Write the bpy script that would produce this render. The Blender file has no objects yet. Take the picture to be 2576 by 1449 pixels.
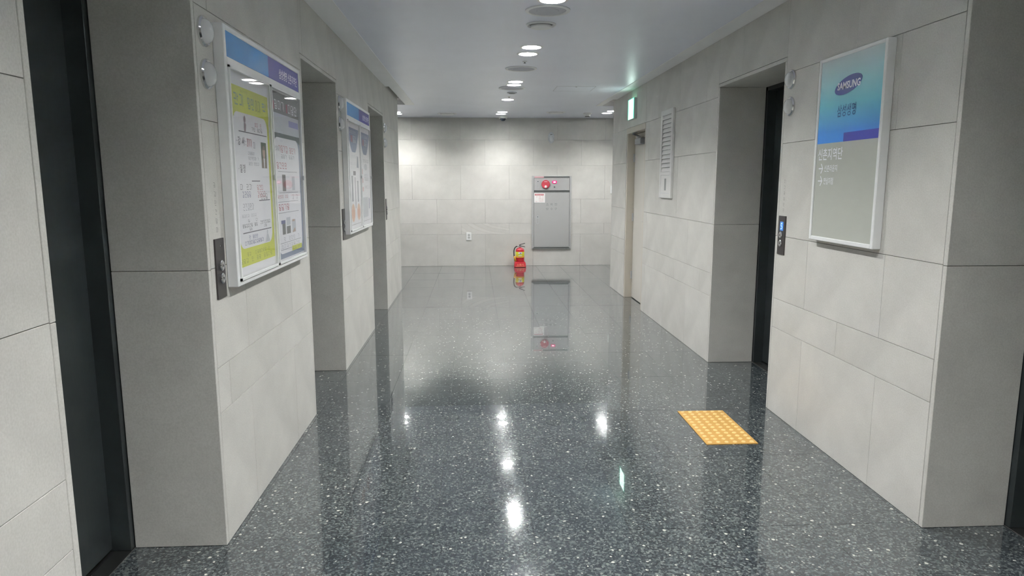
import bpy, bmesh, math, random
from mathutils import Matrix, Vector

random.seed(7)
SC = bpy.context.scene
COL = SC.collection
PI = math.pi

# ------------------------------------------------------------------ camera
cam_d = bpy.data.cameras.new('camera')
cam_d.sensor_fit = 'HORIZONTAL'
cam_d.sensor_width = 36.0
cam_d.lens = 1731.08 / 2576.0 * 36.0
cam_d.clip_start = 0.05
cam = bpy.data.objects.new('camera', cam_d)
COL.objects.link(cam)
YAW, PITCH, ROLL, EYE = 0.05322, 0.15293, -0.0004, 1.4995
cam.matrix_world = (Matrix.Translation((0, 0, EYE)) @ Matrix.Rotation(-YAW, 4, 'Z')
                    @ Matrix.Rotation(PI / 2 - PITCH, 4, 'X') @ Matrix.Rotation(ROLL, 4, 'Z'))
SC.camera = cam

# ------------------------------------------------------------------ world, exposure
w = bpy.data.worlds.new('world')
SC.world = w
w.use_nodes = True
w.node_tree.nodes['Background'].inputs['Color'].default_value = (0.6, 0.65, 0.7, 1)
w.node_tree.nodes['Background'].inputs['Strength'].default_value = 0.05
SC.view_settings.view_transform = 'Standard'
SC.view_settings.look = 'None'
SC.view_settings.gamma = 1.0
SC.view_settings.use_curve_mapping = False
SC.view_settings.exposure = 2.77
LAMP_POWER = 260.0           # emission of every recessed downlight
LAMP_COLOR = (0.985, 1.0, 0.99, 1)

# ------------------------------------------------------------------ dimensions (metres)
XL, XR = -1.045, 1.942       # hall walls
H = 2.61                     # ceiling
DB = 12.36                   # back wall
HEAD = 2.24                  # lift opening head
Y0 = -3.2                    # rear end of the hall
YCROSS = 10.36               # where the cross corridor ceiling begins
XA, XB = -4.6, 5.4           # cross corridor ends
LOPEN = [(1.74, 2.735), (4.38, 5.435), (7.04, 8.12)]
ROPEN = [(1.70, 2.72), (4.36, 5.525)]
LEND, REND = 9.70, 9.78
DOOR = (7.90, 8.88, 2.14)


# ------------------------------------------------------------------ material helpers
def srgb(r, g, b):
    def f(c):
        c /= 255.0
        return c / 12.92 if c <= 0.04045 else ((c + 0.055) / 1.055) ** 2.4
    return (f(r), f(g), f(b), 1)


MATS = {}


def mat(name, col, rough=0.5, metal=0.0, emit=0.0, ecol=None, spec=0.5, coat=0.0):
    if name in MATS:
        return MATS[name]
    m = bpy.data.materials.new(name)
    m.use_nodes = True
    b = m.node_tree.nodes['Principled BSDF']
    b.inputs['Base Color'].default_value = col
    b.inputs['Roughness'].default_value = rough
    b.inputs['Metallic'].default_value = metal
    b.inputs['Specular IOR Level'].default_value = spec
    b.inputs['Coat Weight'].default_value = coat
    if emit:
        b.inputs['Emission Color'].default_value = ecol or col
        b.inputs['Emission Strength'].default_value = emit
    MATS[name] = m
    return m


def nodes(m):
    nt = m.node_tree
    return nt, nt.nodes, nt.links, nt.nodes['Principled BSDF']


def ramp(ns, stops, interp='LINEAR'):
    r = ns.new('ShaderNodeValToRGB')
    r.color_ramp.interpolation = interp
    el = r.color_ramp.elements
    while len(el) < len(stops):
        el.new(0.5)
    for e, (p, c) in zip(el, stops):
        e.position = p
        e.color = c
    return r


def stone_material(name, base, swirl=False):
    m = mat(name, base, rough=0.5, spec=0.35)
    nt, ns, ln, b = nodes(m)
    tc = ns.new('ShaderNodeTexCoord')
    info = ns.new('ShaderNodeObjectInfo')
    n1 = ns.new('ShaderNodeTexNoise')
    n1.inputs['Scale'].default_value = 3.2
    n1.inputs['Detail'].default_value = 6
    n1.inputs['Roughness'].default_value = 0.6
    n2 = ns.new('ShaderNodeTexNoise')
    n2.inputs['Scale'].default_value = 160
    n2.inputs['Detail'].default_value = 2
    ln.new(tc.outputs['Object'], n1.inputs['Vector'])
    ln.new(tc.outputs['Object'], n2.inputs['Vector'])
    d = [c * 0.90 for c in base[:3]]
    u = [min(1, c * 1.06) for c in base[:3]]
    r1 = ramp(ns, [(0.3, (*d, 1)), (0.7, (*u, 1))])
    ln.new(n1.outputs['Fac'], r1.inputs['Fac'])
    r2 = ramp(ns, [(0.25, (0.9, 0.9, 0.89, 1)), (0.7, (1.05, 1.05, 1.05, 1))])
    ln.new(n2.outputs['Fac'], r2.inputs['Fac'])
    mx = ns.new('ShaderNodeMix')
    mx.data_type = 'RGBA'
    mx.blend_type = 'MULTIPLY'
    mx.inputs['Factor'].default_value = 1
    ln.new(r1.outputs['Color'], mx.inputs['A'])
    ln.new(r2.outputs['Color'], mx.inputs['B'])
    r3 = ramp(ns, [(0.0, (0.96, 0.96, 0.953, 1)), (1.0, (1.02, 1.02, 1.02, 1))])
    ln.new(info.outputs['Random'], r3.inputs['Fac'])
    mx2 = ns.new('ShaderNodeMix')
    mx2.data_type = 'RGBA'
    mx2.blend_type = 'MULTIPLY'
    mx2.inputs['Factor'].default_value = 1
    ln.new(mx.outputs['Result'], mx2.inputs['A'])
    ln.new(r3.outputs['Color'], mx2.inputs['B'])
    out = mx2.outputs['Result']
    if swirl:
        mp = ns.new('ShaderNodeMapping')
        mp.inputs['Location'].default_value = (-0.28, 0, -0.30)
        mp.inputs['Scale'].default_value = (0.55, 0.0, 1.5)
        ln.new(tc.outputs['Object'], mp.inputs['Vector'])
        wv = ns.new('ShaderNodeTexWave')
        wv.wave_type = 'RINGS'
        wv.rings_direction = 'SPHERICAL'
        wv.inputs['Scale'].default_value = 2.4
        wv.inputs['Distortion'].default_value = 2.0
        wv.inputs['Detail'].default_value = 2
        wv.inputs['Detail Scale'].default_value = 1.2
        ln.new(mp.outputs['Vector'], wv.inputs['Vector'])
        r4 = ramp(ns, [(0.35, (1, 1, 1, 1)), (0.62, (0.90, 0.89, 0.87, 1)), (0.8, (1.06, 1.06, 1.06, 1))])
        ln.new(wv.outputs['Fac'], r4.inputs['Fac'])
        mx3 = ns.new('ShaderNodeMix')
        mx3.data_type = 'RGBA'
        mx3.blend_type = 'MULTIPLY'
        mx3.inputs['Factor'].default_value = 1
        ln.new(out, mx3.inputs['A'])
        ln.new(r4.outputs['Color'], mx3.inputs['B'])
        out = mx3.outputs['Result']
    ln.new(out, b.inputs['Base Color'])
    bp = ns.new('ShaderNodeBump')
    bp.inputs['Strength'].default_value = 0.06
    bp.inputs['Distance'].default_value = 0.002
    ln.new(n2.outputs['Fac'], bp.inputs['Height'])
    ln.new(bp.outputs['Normal'], b.inputs['Normal'])
    return m


def terrazzo_material():
    m = mat('terrazzo', srgb(60, 65, 70), rough=0.07, spec=0.5, coat=1.0)
    nt, ns, ln, b = nodes(m)
    geo = ns.new('ShaderNodeNewGeometry')
    info = ns.new('ShaderNodeObjectInfo')
    wob = ns.new('ShaderNodeTexNoise')
    wob.inputs['Scale'].default_value = 45
    ln.new(geo.outputs['Position'], wob.inputs['Vector'])
    add = ns.new('ShaderNodeVectorMath')
    add.operation = 'MULTIPLY_ADD'
    ln.new(wob.outputs['Color'], add.inputs[0])
    add.inputs[1].default_value = (0.012, 0.012, 0)
    ln.new(geo.outputs['Position'], add.inputs[2])
    # mid-size mottled aggregate
    v1 = ns.new('ShaderNodeTexVoronoi')
    v1.inputs['Scale'].default_value = 125
    ln.new(add.outputs[0], v1.inputs['Vector'])
    r1 = ramp(ns, [(0.0, srgb(48, 52, 56)), (0.45, srgb(66, 71, 75)), (0.75, srgb(88, 94, 95)),
                   (0.92, srgb(106, 112, 111)), (1.0, srgb(122, 126, 124))])
    sep = ns.new('ShaderNodeSeparateColor')
    ln.new(v1.outputs['Color'], sep.inputs[0])
    ln.new(sep.outputs[0], r1.inputs['Fac'])
    # sparse bright chips
    v2 = ns.new('ShaderNodeTexVoronoi')
    v2.inputs['Scale'].default_value = 66
    ln.new(add.outputs[0], v2.inputs['Vector'])
    sep2 = ns.new('ShaderNodeSeparateColor')
    ln.new(v2.outputs['Color'], sep2.inputs[0])
    gt = ns.new('ShaderNodeMath')
    gt.operation = 'GREATER_THAN'
    gt.inputs[1].default_value = 0.85
    ln.new(sep2.outputs[0], gt.inputs[0])
    szm = ns.new('ShaderNodeMath')
    szm.operation = 'MULTIPLY_ADD'
    szm.inputs[1].default_value = 0.34
    szm.inputs[2].default_value = 0.14
    ln.new(sep2.outputs[1], szm.inputs[0])
    lt = ns.new('ShaderNodeMath')
    lt.operation = 'LESS_THAN'
    ln.new(v2.outputs['Distance'], lt.inputs[0])
    ln.new(szm.outputs[0], lt.inputs[1])
    ml = ns.new('ShaderNodeMath')
    ml.operation = 'MULTIPLY'
    ln.new(gt.outputs[0], ml.inputs[0])
    ln.new(lt.outputs[0], ml.inputs[1])
    rc = ramp(ns, [(0.0, srgb(118, 122, 119)), (0.6, srgb(146, 148, 142)), (1.0, srgb(206, 204, 194))])
    ln.new(sep2.outputs[2], rc.inputs['Fac'])
    mx = ns.new('ShaderNodeMix')
    mx.data_type = 'RGBA'
    ln.new(ml.outputs[0], mx.inputs['Factor'])
    ln.new(r1.outputs['Color'], mx.inputs['A'])
    ln.new(rc.outputs['Color'], mx.inputs['B'])
    cloud = ns.new('ShaderNodeTexNoise')
    cloud.inputs['Scale'].default_value = 9
    cloud.inputs['Detail'].default_value = 4
    ln.new(geo.outputs['Position'], cloud.inputs['Vector'])
    avg = ns.new('ShaderNodeMath')
    avg.operation = 'MULTIPLY_ADD'
    avg.inputs[1].default_value = 0.35
    ln.new(info.outputs['Random'], avg.inputs[0])
    hf = ns.new('ShaderNodeMath')
    hf.operation = 'MULTIPLY'
    hf.inputs[1].default_value = 0.65
    ln.new(cloud.outputs['Fac'], hf.inputs[0])
    ln.new(hf.outputs[0], avg.inputs[2])
    r3 = ramp(ns, [(0.25, (0.80, 0.83, 0.86, 1)), (0.75, (1.20, 1.19, 1.17, 1))])
    ln.new(avg.outputs[0], r3.inputs['Fac'])
    mx2 = ns.new('ShaderNodeMix')
    mx2.data_type = 'RGBA'
    mx2.blend_type = 'MULTIPLY'
    mx2.inputs['Factor'].default_value = 1
    ln.new(mx.outputs['Result'], mx2.inputs['A'])
    ln.new(r3.outputs['Color'], mx2.inputs['B'])
    ln.new(mx2.outputs['Result'], b.inputs['Base Color'])
    # polish differs a little from tile to tile
    mr = ns.new('ShaderNodeMapRange')
    mr.inputs['To Min'].default_value = 0.08
    mr.inputs['To Max'].default_value = 0.16
    ln.new(info.outputs['Random'], mr.inputs['Value'])
    ln.new(mr.outputs['Result'], b.inputs['Roughness'])
    b.inputs['Coat Roughness'].default_value = 0.008
    b.inputs['Specular IOR Level'].default_value = 0.3
    return m


def paint_material(name, col, rough=0.7, spec=0.25):
    m = mat(name, col, rough=rough, spec=spec)
    nt, ns, ln, b = nodes(m)
    tc = ns.new('ShaderNodeTexCoord')
    n = ns.new('ShaderNodeTexNoise')
    n.inputs['Scale'].default_value = 2.0
    n.inputs['Detail'].default_value = 3
    ln.new(tc.outputs['Object'], n.inputs['Vector'])
    c = col[:3]
    r = ramp(ns, [(0.3, (*[k * 0.97 for k in c], 1)), (0.7, (*[min(1, k * 1.02) for k in c], 1))])
    ln.new(n.outputs['Fac'], r.inputs['Fac'])
    ln.new(r.outputs['Color'], b.inputs['Base Color'])
    return m


def brushed_material(name, col, rough, metal=1.0):
    m = mat(name, col, rough=rough, metal=metal)
    nt, ns, ln, b = nodes(m)
    tc = ns.new('ShaderNodeTexCoord')
    mp = ns.new('ShaderNodeMapping')
    mp.inputs['Scale'].default_value = (400, 400, 3)
    ln.new(tc.outputs['Object'], mp.inputs['Vector'])
    n = ns.new('ShaderNodeTexNoise')
    n.inputs['Scale'].default_value = 1
    ln.new(mp.outputs['Vector'], n.inputs['Vector'])
    mr = ns.new('ShaderNodeMapRange')
    mr.inputs['To Min'].default_value = rough * 0.85
    mr.inputs['To Max'].default_value = rough * 1.2
    ln.new(n.outputs['Fac'], mr.inputs['Value'])
    ln.new(mr.outputs['Result'], b.inputs['Roughness'])
    return m


def clear_material(name):
    m = bpy.data.materials.new(name)
    m.use_nodes = True
    nt = m.node_tree
    for n in list(nt.nodes):
        nt.nodes.remove(n)
    out = nt.nodes.new('ShaderNodeOutputMaterial')
    tr = nt.nodes.new('ShaderNodeBsdfTransparent')
    tr.inputs['Color'].default_value = (0.99, 0.99, 0.99, 1)
    gl = nt.nodes.new('ShaderNodeBsdfGlossy')
    gl.inputs['Roughness'].default_value = 0.02
    lw = nt.nodes.new('ShaderNodeLayerWeight')      # Schlick reflectance, the same from both sides of the pane
    pw = nt.nodes.new('ShaderNodeMath')
    pw.operation = 'POWER'
    pw.inputs[1].default_value = 5.0
    nt.links.new(lw.outputs['Facing'], pw.inputs[0])
    fr = nt.nodes.new('ShaderNodeMath')
    fr.operation = 'MULTIPLY_ADD'
    fr.inputs[1].default_value = 0.55
    fr.inputs[2].default_value = 0.025
    nt.links.new(pw.outputs[0], fr.inputs[0])
    mx = nt.nodes.new('ShaderNodeMixShader')
    nt.links.new(fr.outputs[0], mx.inputs[0])
    nt.links.new(tr.outputs[0], mx.inputs[1])
    nt.links.new(gl.outputs[0], mx.inputs[2])
    nt.links.new(mx.outputs[0], out.inputs['Surface'])
    MATS[name] = m
    return m


STONE = stone_material('grey_stone', (0.645, 0.63, 0.592, 1))
STONE_SWIRL = stone_material('grey_stone_veined', (0.645, 0.63, 0.592, 1), swirl=True)
BACKING = mat('joint_mortar', (0.42, 0.41, 0.385, 1), 0.9)
TERRAZZO = terrazzo_material()
GROUT = mat('floor_grout', (0.03, 0.032, 0.034, 1), 0.6)
CEIL = paint_material('ceiling_paint', (0.83, 0.865, 0.975, 1), 0.40, 1.0)
CEIL.node_tree.nodes['Principled BSDF'].inputs['Coat Weight'].default_value = 0.7
CEIL.node_tree.nodes['Principled BSDF'].inputs['Coat Roughness'].default_value = 0.38
TRIMP = paint_material('ceiling_border_paint', (0.90, 0.905, 0.91, 1), 0.45, 0.7)
POCKET = paint_material('shaded_pocket_paint', (0.66, 0.63, 0.61, 1))  # brown-grey tone has the shade of the recessed pocket mixed in
DARKMETAL = brushed_material('dark_door_steel', (0.042, 0.050, 0.052, 1), 0.42, 0.3)
JAMBMETAL = brushed_material('dark_jamb_steel', (0.042, 0.050, 0.052, 1), 0.35, 0.4)
SILLMETAL = brushed_material('sill_steel', (0.35, 0.35, 0.34, 1), 0.35)
STEEL = brushed_material('cabinet_steel', (0.50, 0.50, 0.49, 1), 0.45, 0.25)
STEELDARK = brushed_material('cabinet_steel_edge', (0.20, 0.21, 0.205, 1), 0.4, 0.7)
CHROME = mat('chrome', (0.75, 0.75, 0.76, 1), 0.12, 1.0)
SILVER = mat('silver_plastic', (0.55, 0.56, 0.57, 1), 0.3, 0.3)
WHITE = mat('white_enamel', (0.87, 0.875, 0.87, 1), 0.35)
WHITEP = mat('white_plastic', (0.84, 0.84, 0.82, 1), 0.4)
PAPER = mat('white_paper', (0.90, 0.90, 0.94, 1), 0.6)
BLACK = mat('black_rubber', (0.015, 0.015, 0.016, 1), 0.45)
CREAM = paint_material('cream_door_paint', (0.63, 0.60, 0.545, 1), 0.45)
CREAMF = paint_material('cream_frame_paint', (0.60, 0.55, 0.47, 1), 0.45)
LOUVRE = mat('louvre_white', (0.74, 0.73, 0.71, 1), 0.45)
CLOSER = mat('closer_grey', (0.30, 0.31, 0.34, 1), 0.35, 0.6)
CLEAR = clear_material('clear_acrylic')
LAMP = mat('lamp_glow', (1, 1, 1, 1), 0.5, emit=LAMP_POWER, ecol=LAMP_COLOR)
LAMP_DIM = mat('lamp_glow_corridor', (1, 1, 1, 1), 0.5, emit=LAMP_POWER * 0.74, ecol=LAMP_COLOR)
BAFFLE = mat('lamp_baffle', (0.45, 0.45, 0.45, 1), 0.5)
REFLECT = mat('lamp_reflector', (0.92, 0.92, 0.92, 1), 0.25, spec=0.6)


# ------------------------------------------------------------------ geometry helpers
def tag(o, label=None, cat=None, group=None, kind=None):
    if label:
        o['label'] = label
    if cat:
        o['category'] = cat
    if group:
        o['group'] = group
    if kind:
        o['kind'] = kind
    return o


def link(name, me, m, parent=None, smooth=False):
    o = bpy.data.objects.new(name, me)
    COL.objects.link(o)
    if m is not None:
        me.materials.append(m)
    if smooth:
        for p in me.polygons:
            p.use_smooth = True
    if parent is not None:
        o.parent = parent
    return o


def obj(name, bm, m, parent=None, smooth=False):
    me = bpy.data.meshes.new(name)
    bm.normal_update()
    bm.to_mesh(me)
    bm.free()
    return link(name, me, m, parent, smooth)


def thing(name, loc, rz=0.0, label=None, cat=None, group=None, kind=None):
    o = bpy.data.objects.new(name, None)
    o.empty_display_size = 0.05
    COL.objects.link(o)
    o.location = loc
    o.rotation_euler = (0, 0, rz)
    return tag(o, label, cat, group, kind)


def abox(bm, x0, x1, y0, y1, z0, z1, bev=0.0):
    g = bmesh.ops.create_cube(bm, size=1.0)
    vs = g['verts']
    for v in vs:
        v.co = Vector(((x0 + x1) / 2 + v.co.x * (x1 - x0), (y0 + y1) / 2 + v.co.y * (y1 - y0),
                       (z0 + z1) / 2 + v.co.z * (z1 - z0)))
    if bev:
        es = list({e for v in vs for e in v.link_edges})
        bmesh.ops.bevel(bm, geom=es, offset=bev, segments=1, affect='EDGES', profile=0.5)


def box(name, x0, x1, y0, y1, z0, z1, m, parent=None, bev=0.0):
    bm = bmesh.new()
    abox(bm, x0, x1, y0, y1, z0, z1, bev)
    return obj(name, bm, m, parent)


def aquad(bm, x0, x1, z0, z1, y):
    vs = [bm.verts.new(p) for p in ((x0, y, z0), (x1, y, z0), (x1, y, z1), (x0, y, z1))]
    bm.faces.new(vs)


def apoly(bm, pts, y, d=0.0):
    """pts = (x, z) counter-clockwise as seen from the front (-Y); a thin slab when d > 0"""
    vs = [bm.verts.new((p[0], y, p[1])) for p in pts]
    f = bm.faces.new(vs)
    if d:
        r = bmesh.ops.extrude_face_region(bm, geom=[f])
        for g in r['geom']:
            if isinstance(g, bmesh.types.BMVert):
                g.co.y += d
    return f


def rrect(x0, x1, z0, z1, r, n=5):
    pts = []
    for cx, cz, a0 in ((x1 - r, z0 + r, -PI / 2), (x1 - r, z1 - r, 0), (x0 + r, z1 - r, PI / 2), (x0 + r, z0 + r, PI)):
        for i in range(n + 1):
            a = a0 + PI / 2 * i / n
            pts.append((cx + r * math.cos(a), cz + r * math.sin(a)))
    return pts


def ellipse(cx, cz, a, b, rot=0.0, n=32):
    return [(cx + a * math.cos(t) * math.cos(rot) - b * math.sin(t) * math.sin(rot),
             cz + a * math.cos(t) * math.sin(rot) + b * math.sin(t) * math.cos(rot))
            for t in (2 * PI * i / n for i in range(n))]


def lathe(name, prof, m, parent=None, axis='Z', n=28, off=(0, 0, 0), smooth=True, sx=1.0, sz=1.0):
    """prof = (radius, height) pairs; axis 'Z' up, 'F' = heights run out of a wall (towards -Y)"""
    bm = bmesh.new()
    rings = []
    for r, h in prof:
        if r < 1e-6:
            rings.append([bm.verts.new((0, 0, h))])
        else:
            rings.append([bm.verts.new((r * math.cos(2 * PI * i / n), r * math.sin(2 * PI * i / n), h)) for i in range(n)])
    for a, b in zip(rings, rings[1:]):
        for i in range(n):
            j = (i + 1) % n
            if len(a) == 1 and len(b) == 1:
                continue
            if len(a) == 1:
                bm.faces.new((a[0], b[i], b[j]))
            elif len(b) == 1:
                bm.faces.new((a[i], a[j], b[0]))
            else:
                bm.faces.new((a[i], a[j], b[j], b[i]))
    for v in bm.verts:
        x, y, z = v.co
        if axis == 'F':
            v.co = Vector((x * sx, -z, y * sz))
        v.co += Vector(off)
    bmesh.ops.recalc_face_normals(bm, faces=bm.faces)
    o = obj(name, bm, m, parent)
    if smooth:
        me = o.data
        me.polygons.foreach_set('use_smooth', [True] * len(me.polygons))
        me.set_sharp_from_angle(angle=math.radians(35))
    return o


def tube(name, pts, r, m, parent=None, n=10):
    bm = bmesh.new()
    rings = []
    P = [Vector(p) for p in pts]
    up = Vector((0, 1, 0.01)).normalized()
    for i, p in enumerate(P):
        t = (P[min(i + 1, len(P) - 1)] - P[max(i - 1, 0)]).normalized()
        a = t.cross(up)
        if a.length < 1e-4:
            a = t.cross(Vector((1, 0, 0)))
        a.normalize()
        b = t.cross(a)
        rr = r[i] if isinstance(r, (list, tuple)) else r
        rings.append([bm.verts.new(p + (a * math.cos(2 * PI * k / n) + b * math.sin(2 * PI * k / n)) * rr) for k in range(n)])
    for a, b in zip(rings, rings[1:]):
        for k in range(n):
            bm.faces.new((a[k], a[(k + 1) % n], b[(k + 1) % n], b[k]))
    bm.faces.new(rings[0])
    bm.faces.new(rings[-1])
    bmesh.ops.recalc_face_normals(bm, faces=bm.faces)
    return obj(name, bm, m, parent, smooth=True)


def text(name, body, m, parent, x0, x1, z0, z1, y, bold=0.0):
    """real lettering fitted into a box on the thing's front (local X right, Z up, -Y out)"""
    cu = bpy.data.curves.new('lettering', 'FONT')
    cu.body = body
    cu.resolution_u = 2
    cu.offset = bold
    t = bpy.data.objects.new('lettering', cu)
    COL.objects.link(t)
    bpy.context.view_layer.update()
    dg = bpy.context.evaluated_depsgraph_get()
    me = bpy.data.meshes.new_from_object(t.evaluated_get(dg))
    bpy.data.objects.remove(t)
    xs = [v.co.x for v in me.vertices]
    ys = [v.co.y for v in me.vertices]
    ax, bx, ay, by = min(xs), max(xs), min(ys), max(ys)
    for v in me.vertices:
        v.co = Vector((x0 + (v.co.x - ax) / (bx - ax) * (x1 - x0), y, z0 + (v.co.y - ay) / (by - ay) * (z1 - z0)))
    me.materials.clear()
    me.name = name
    return link(name, me, m, parent)


def copy_tree(o, parent=None):
    c = o.copy()
    COL.objects.link(c)
    c.parent = parent
    for ch in o.children:
        copy_tree(ch, c)
    return c


LROT, RROT = PI / 2, -PI / 2      # things on the left / right wall are built facing -Y and turned

# ================================================================== SETTING
# ------------------------------------------------------------------ floor
floor = box('floor', XA, XB, Y0, DB + 0.05, -0.12, -0.0035, GROUT)
tag(floor, 'dark grey polished terrazzo floor of the lift hall', 'floor', kind='structure')
TX, TY, TX0, TY0, GAP = 0.4225, 0.783, 0.24, 2.775, 0.0016


def floor_region(x0, x1, y0, y1):
    i0 = math.floor((x0 - TX0) / TX)
    j0 = math.floor((y0 - TY0) / TY)
    j = j0
    while TY0 + j * TY < y1:
        i = i0
        while TX0 + i * TX < x1:
            ax, bx = max(x0, TX0 + i * TX), min(x1, TX0 + (i + 1) * TX)
            ay, by = max(y0, TY0 + j * TY), min(y1, TY0 + (j + 1) * TY)
            if bx - ax > 0.01 and by - ay > 0.01:
                cx, cy = (ax + bx) / 2, (ay + by) / 2
                bm = bmesh.new()
                abox(bm, ax - cx + GAP / 2, bx - cx - GAP / 2, ay - cy + GAP / 2, by - cy - GAP / 2, -0.012, 0)
                t = obj('floor_tile', bm, TERRAZZO, floor)
                t.location = (cx, cy, 0)
                t.rotation_euler = (random.uniform(-1, 1) * 0.0010, random.uniform(-1, 1) * 0.0010, 0)
            i += 1
        j += 1


floor_region(XL - 0.49, XR + 0.49, 0.4, LEND)
floor_region(-3.0, 4.0, LEND, DB)
box('floor_tile_rest', XL - 0.49, XR + 0.49, Y0, 0.4 - GAP, -0.012, 0, TERRAZZO, floor)['kind'] = 'stuff'
box('floor_tile_rest', XA, -3.0 - GAP, LEND, DB, -0.012, 0, TERRAZZO, floor)['kind'] = 'stuff'
box('floor_tile_rest', 4.0 + GAP, XB, LEND, DB, -0.012, 0, TERRAZZO, floor)['kind'] = 'stuff'

# ------------------------------------------------------------------ ceiling
DL = 0.082
LIGHTS = [  # x, y, label
    (0.49, -1.85, None), (0.49, -1.55, None), (0.49, 0.10, None), (0.49, 0.40, None), (0.49, 2.05, None), (0.49, 2.35, None),
    (0.488, 4.05, None),
    (0.488, 4.445, 'glowing ceiling downlight cut off by the top edge of the photo'),
    (0.481, 5.957, 'larger upper lit downlight of the first close pair on the ceiling'),
    (0.474, 6.263, 'lower lit downlight of the first close pair, just before the sprinkler'),
    (0.465, 7.958, 'upper lit downlight of the second close pair along the ceiling centre'),
    (0.462, 8.213, 'lower lit downlight of the second close pair along the ceiling centre'),
    (0.455, 9.65, 'single lit downlight on its own before the cross corridor'),
    (0.451, 11.318, 'upper lit downlight of the far pair in front of the dome camera'),
    (0.438, 11.643, 'lower lit downlight of the far pair nearest the dome camera'),
    (-1.261, 11.42, 'upper of two lit downlights half hidden by the left wall end'),
    (-1.272, 11.72, 'lower of two lit downlights half hidden by the left wall end'),
    (2.183, 11.107, 'upper of two lit downlights beside the right wall end'),
    (2.161, 11.426, 'lower of two lit downlights beside the right wall end'),
    (-2.9, 11.4, None), (4.0, 11.3, None),
]


def ceiling_sheet(name, outline, holes, z, m, parent=None):
    bm = bmesh.new()
    loops = [outline] + [[(cx + r * math.cos(2 * PI * i / 28), cy + r * math.sin(2 * PI * i / 28)) for i in range(28)]
                         for cx, cy, r in holes]
    for lp in loops:
        vs = [bm.verts.new((p[0], p[1], z)) for p in lp]
        for a, b in zip(vs, vs[1:] + vs[:1]):
            bm.edges.new((a, b))
    bmesh.ops.triangle_fill(bm, use_beauty=True, use_dissolve=False, edges=bm.edges[:])
    bm.normal_update()
    for f in bm.faces:
        if f.normal.z > 0:
            f.normal_flip()
    return obj(name, bm, m, parent)


PL, PR, PLY, PRY = -1.0, 1.885, 8.40, 9.55
outline = [(XL - 0.6, Y0), (XR + 0.6, Y0), (XR + 0.6, PRY), (PR, PRY), (PR, YCROSS), (XB, YCROSS), (XB, DB + 0.03),
           (XA, DB + 0.03), (XA, YCROSS), (PL, YCROSS), (PL, PLY), (XL - 0.6, PLY)]
ceil = ceiling_sheet('ceiling', outline, [(x, y, DL) for x, y, l in LIGHTS], H, CEIL)
tag(ceil, 'smooth white painted plasterboard ceiling with downlight holes', 'ceiling', kind='structure')
# roof slab above, pocket soffits
box('ceiling_slab', XA, XB, Y0, DB + 0.1, H + 0.16, H + 0.25, CEIL, ceil)
PZ = H + 0.055
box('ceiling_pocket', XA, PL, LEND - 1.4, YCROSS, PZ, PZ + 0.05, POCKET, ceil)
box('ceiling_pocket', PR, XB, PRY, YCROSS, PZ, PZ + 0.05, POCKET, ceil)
for nm, args in (('ceiling_edge', (PL, PL + 0.012, PLY, YCROSS)), ('ceiling_edge', (PR - 0.012, PR, PRY, YCROSS)),
                 ('ceiling_edge', (XA, PL, YCROSS, YCROSS + 0.012)), ('ceiling_edge', (PR, XB, YCROSS, YCROSS + 0.012)),
                 ('ceiling_edge', (XL - 0.6, PL, PLY - 0.012, PLY)), ('ceiling_edge', (PR, XR + 0.6, PRY - 0.012, PRY))):
    box(nm, *args, H, PZ + 0.02, TRIMP, ceil)
# flat border strips along both walls, with a fine line towards the ceiling field
tag(box('trim_1', XL + 0.001, -0.868, Y0, PLY - 0.001, H - 0.004, H + 0.001, TRIMP, bev=0.0015),
    'flat white ceiling border strip along the left wall', 'ceiling trim', kind='structure')
box('border_strip', PL, -0.868, PLY, YCROSS - 0.002, H - 0.004, H + 0.001, TRIMP, bpy.data.objects['trim_1'], bev=0.0015)
tag(box('trim_2', 1.795, PR, PRY, YCROSS - 0.002, H - 0.004, H + 0.001, TRIMP, bev=0.0015),
    'flat white ceiling border strip along the right wall', 'ceiling trim', kind='structure')
box('border_strip', 1.795, XR - 0.001, Y0, PRY - 0.001, H - 0.004, H + 0.001, TRIMP, bpy.data.objects['trim_2'], bev=0.0015)

# ------------------------------------------------------------------ walls
ROWS_S = [0.0, 0.562, 0.752, 1.158, 1.738, 2.165, H + 0.052]
ROWS_B = [0.0, 0.57, 0.767, 1.195, 1.79, 2.232, H]
JG, PT = 0.0022, 0.022            # joint width, panel thickness
CS = 0.026                       # thickness of the slabs lining the openings


def stone_panel(parent, face, plane, s0, s1, z0, z1, m=STONE, bev=0.0008):
    """one slab: face 'L' (looks +X), 'R' (-X), 'B' (-Y); s runs along the wall"""
    if s1 - s0 < 0.012 or z1 - z0 < 0.012:
        return None
    g = JG / 2
    cs, cz = (s0 + s1) / 2, (z0 + z1) / 2
    hw, hh = (s1 - s0) / 2 - g, (z1 - z0) / 2 - g
    k = random.uniform(-0.0004, 0.0004)
    bm = bmesh.new()
    if face == 'B':
        abox(bm, -hw, hw, k, PT, -hh, hh, bev)
        loc = (cs, plane, cz)
    elif face == 'L':
        abox(bm, -PT, k, -hw, hw, -hh, hh, bev)
        loc = (plane, cs, cz)
    else:
        abox(bm, k, PT, -hw, hw, -hh, hh, bev)
        loc = (plane, cs, cz)
    o = obj('stone_panel', bm, m, parent)
    o.location = loc
    return o


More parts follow.
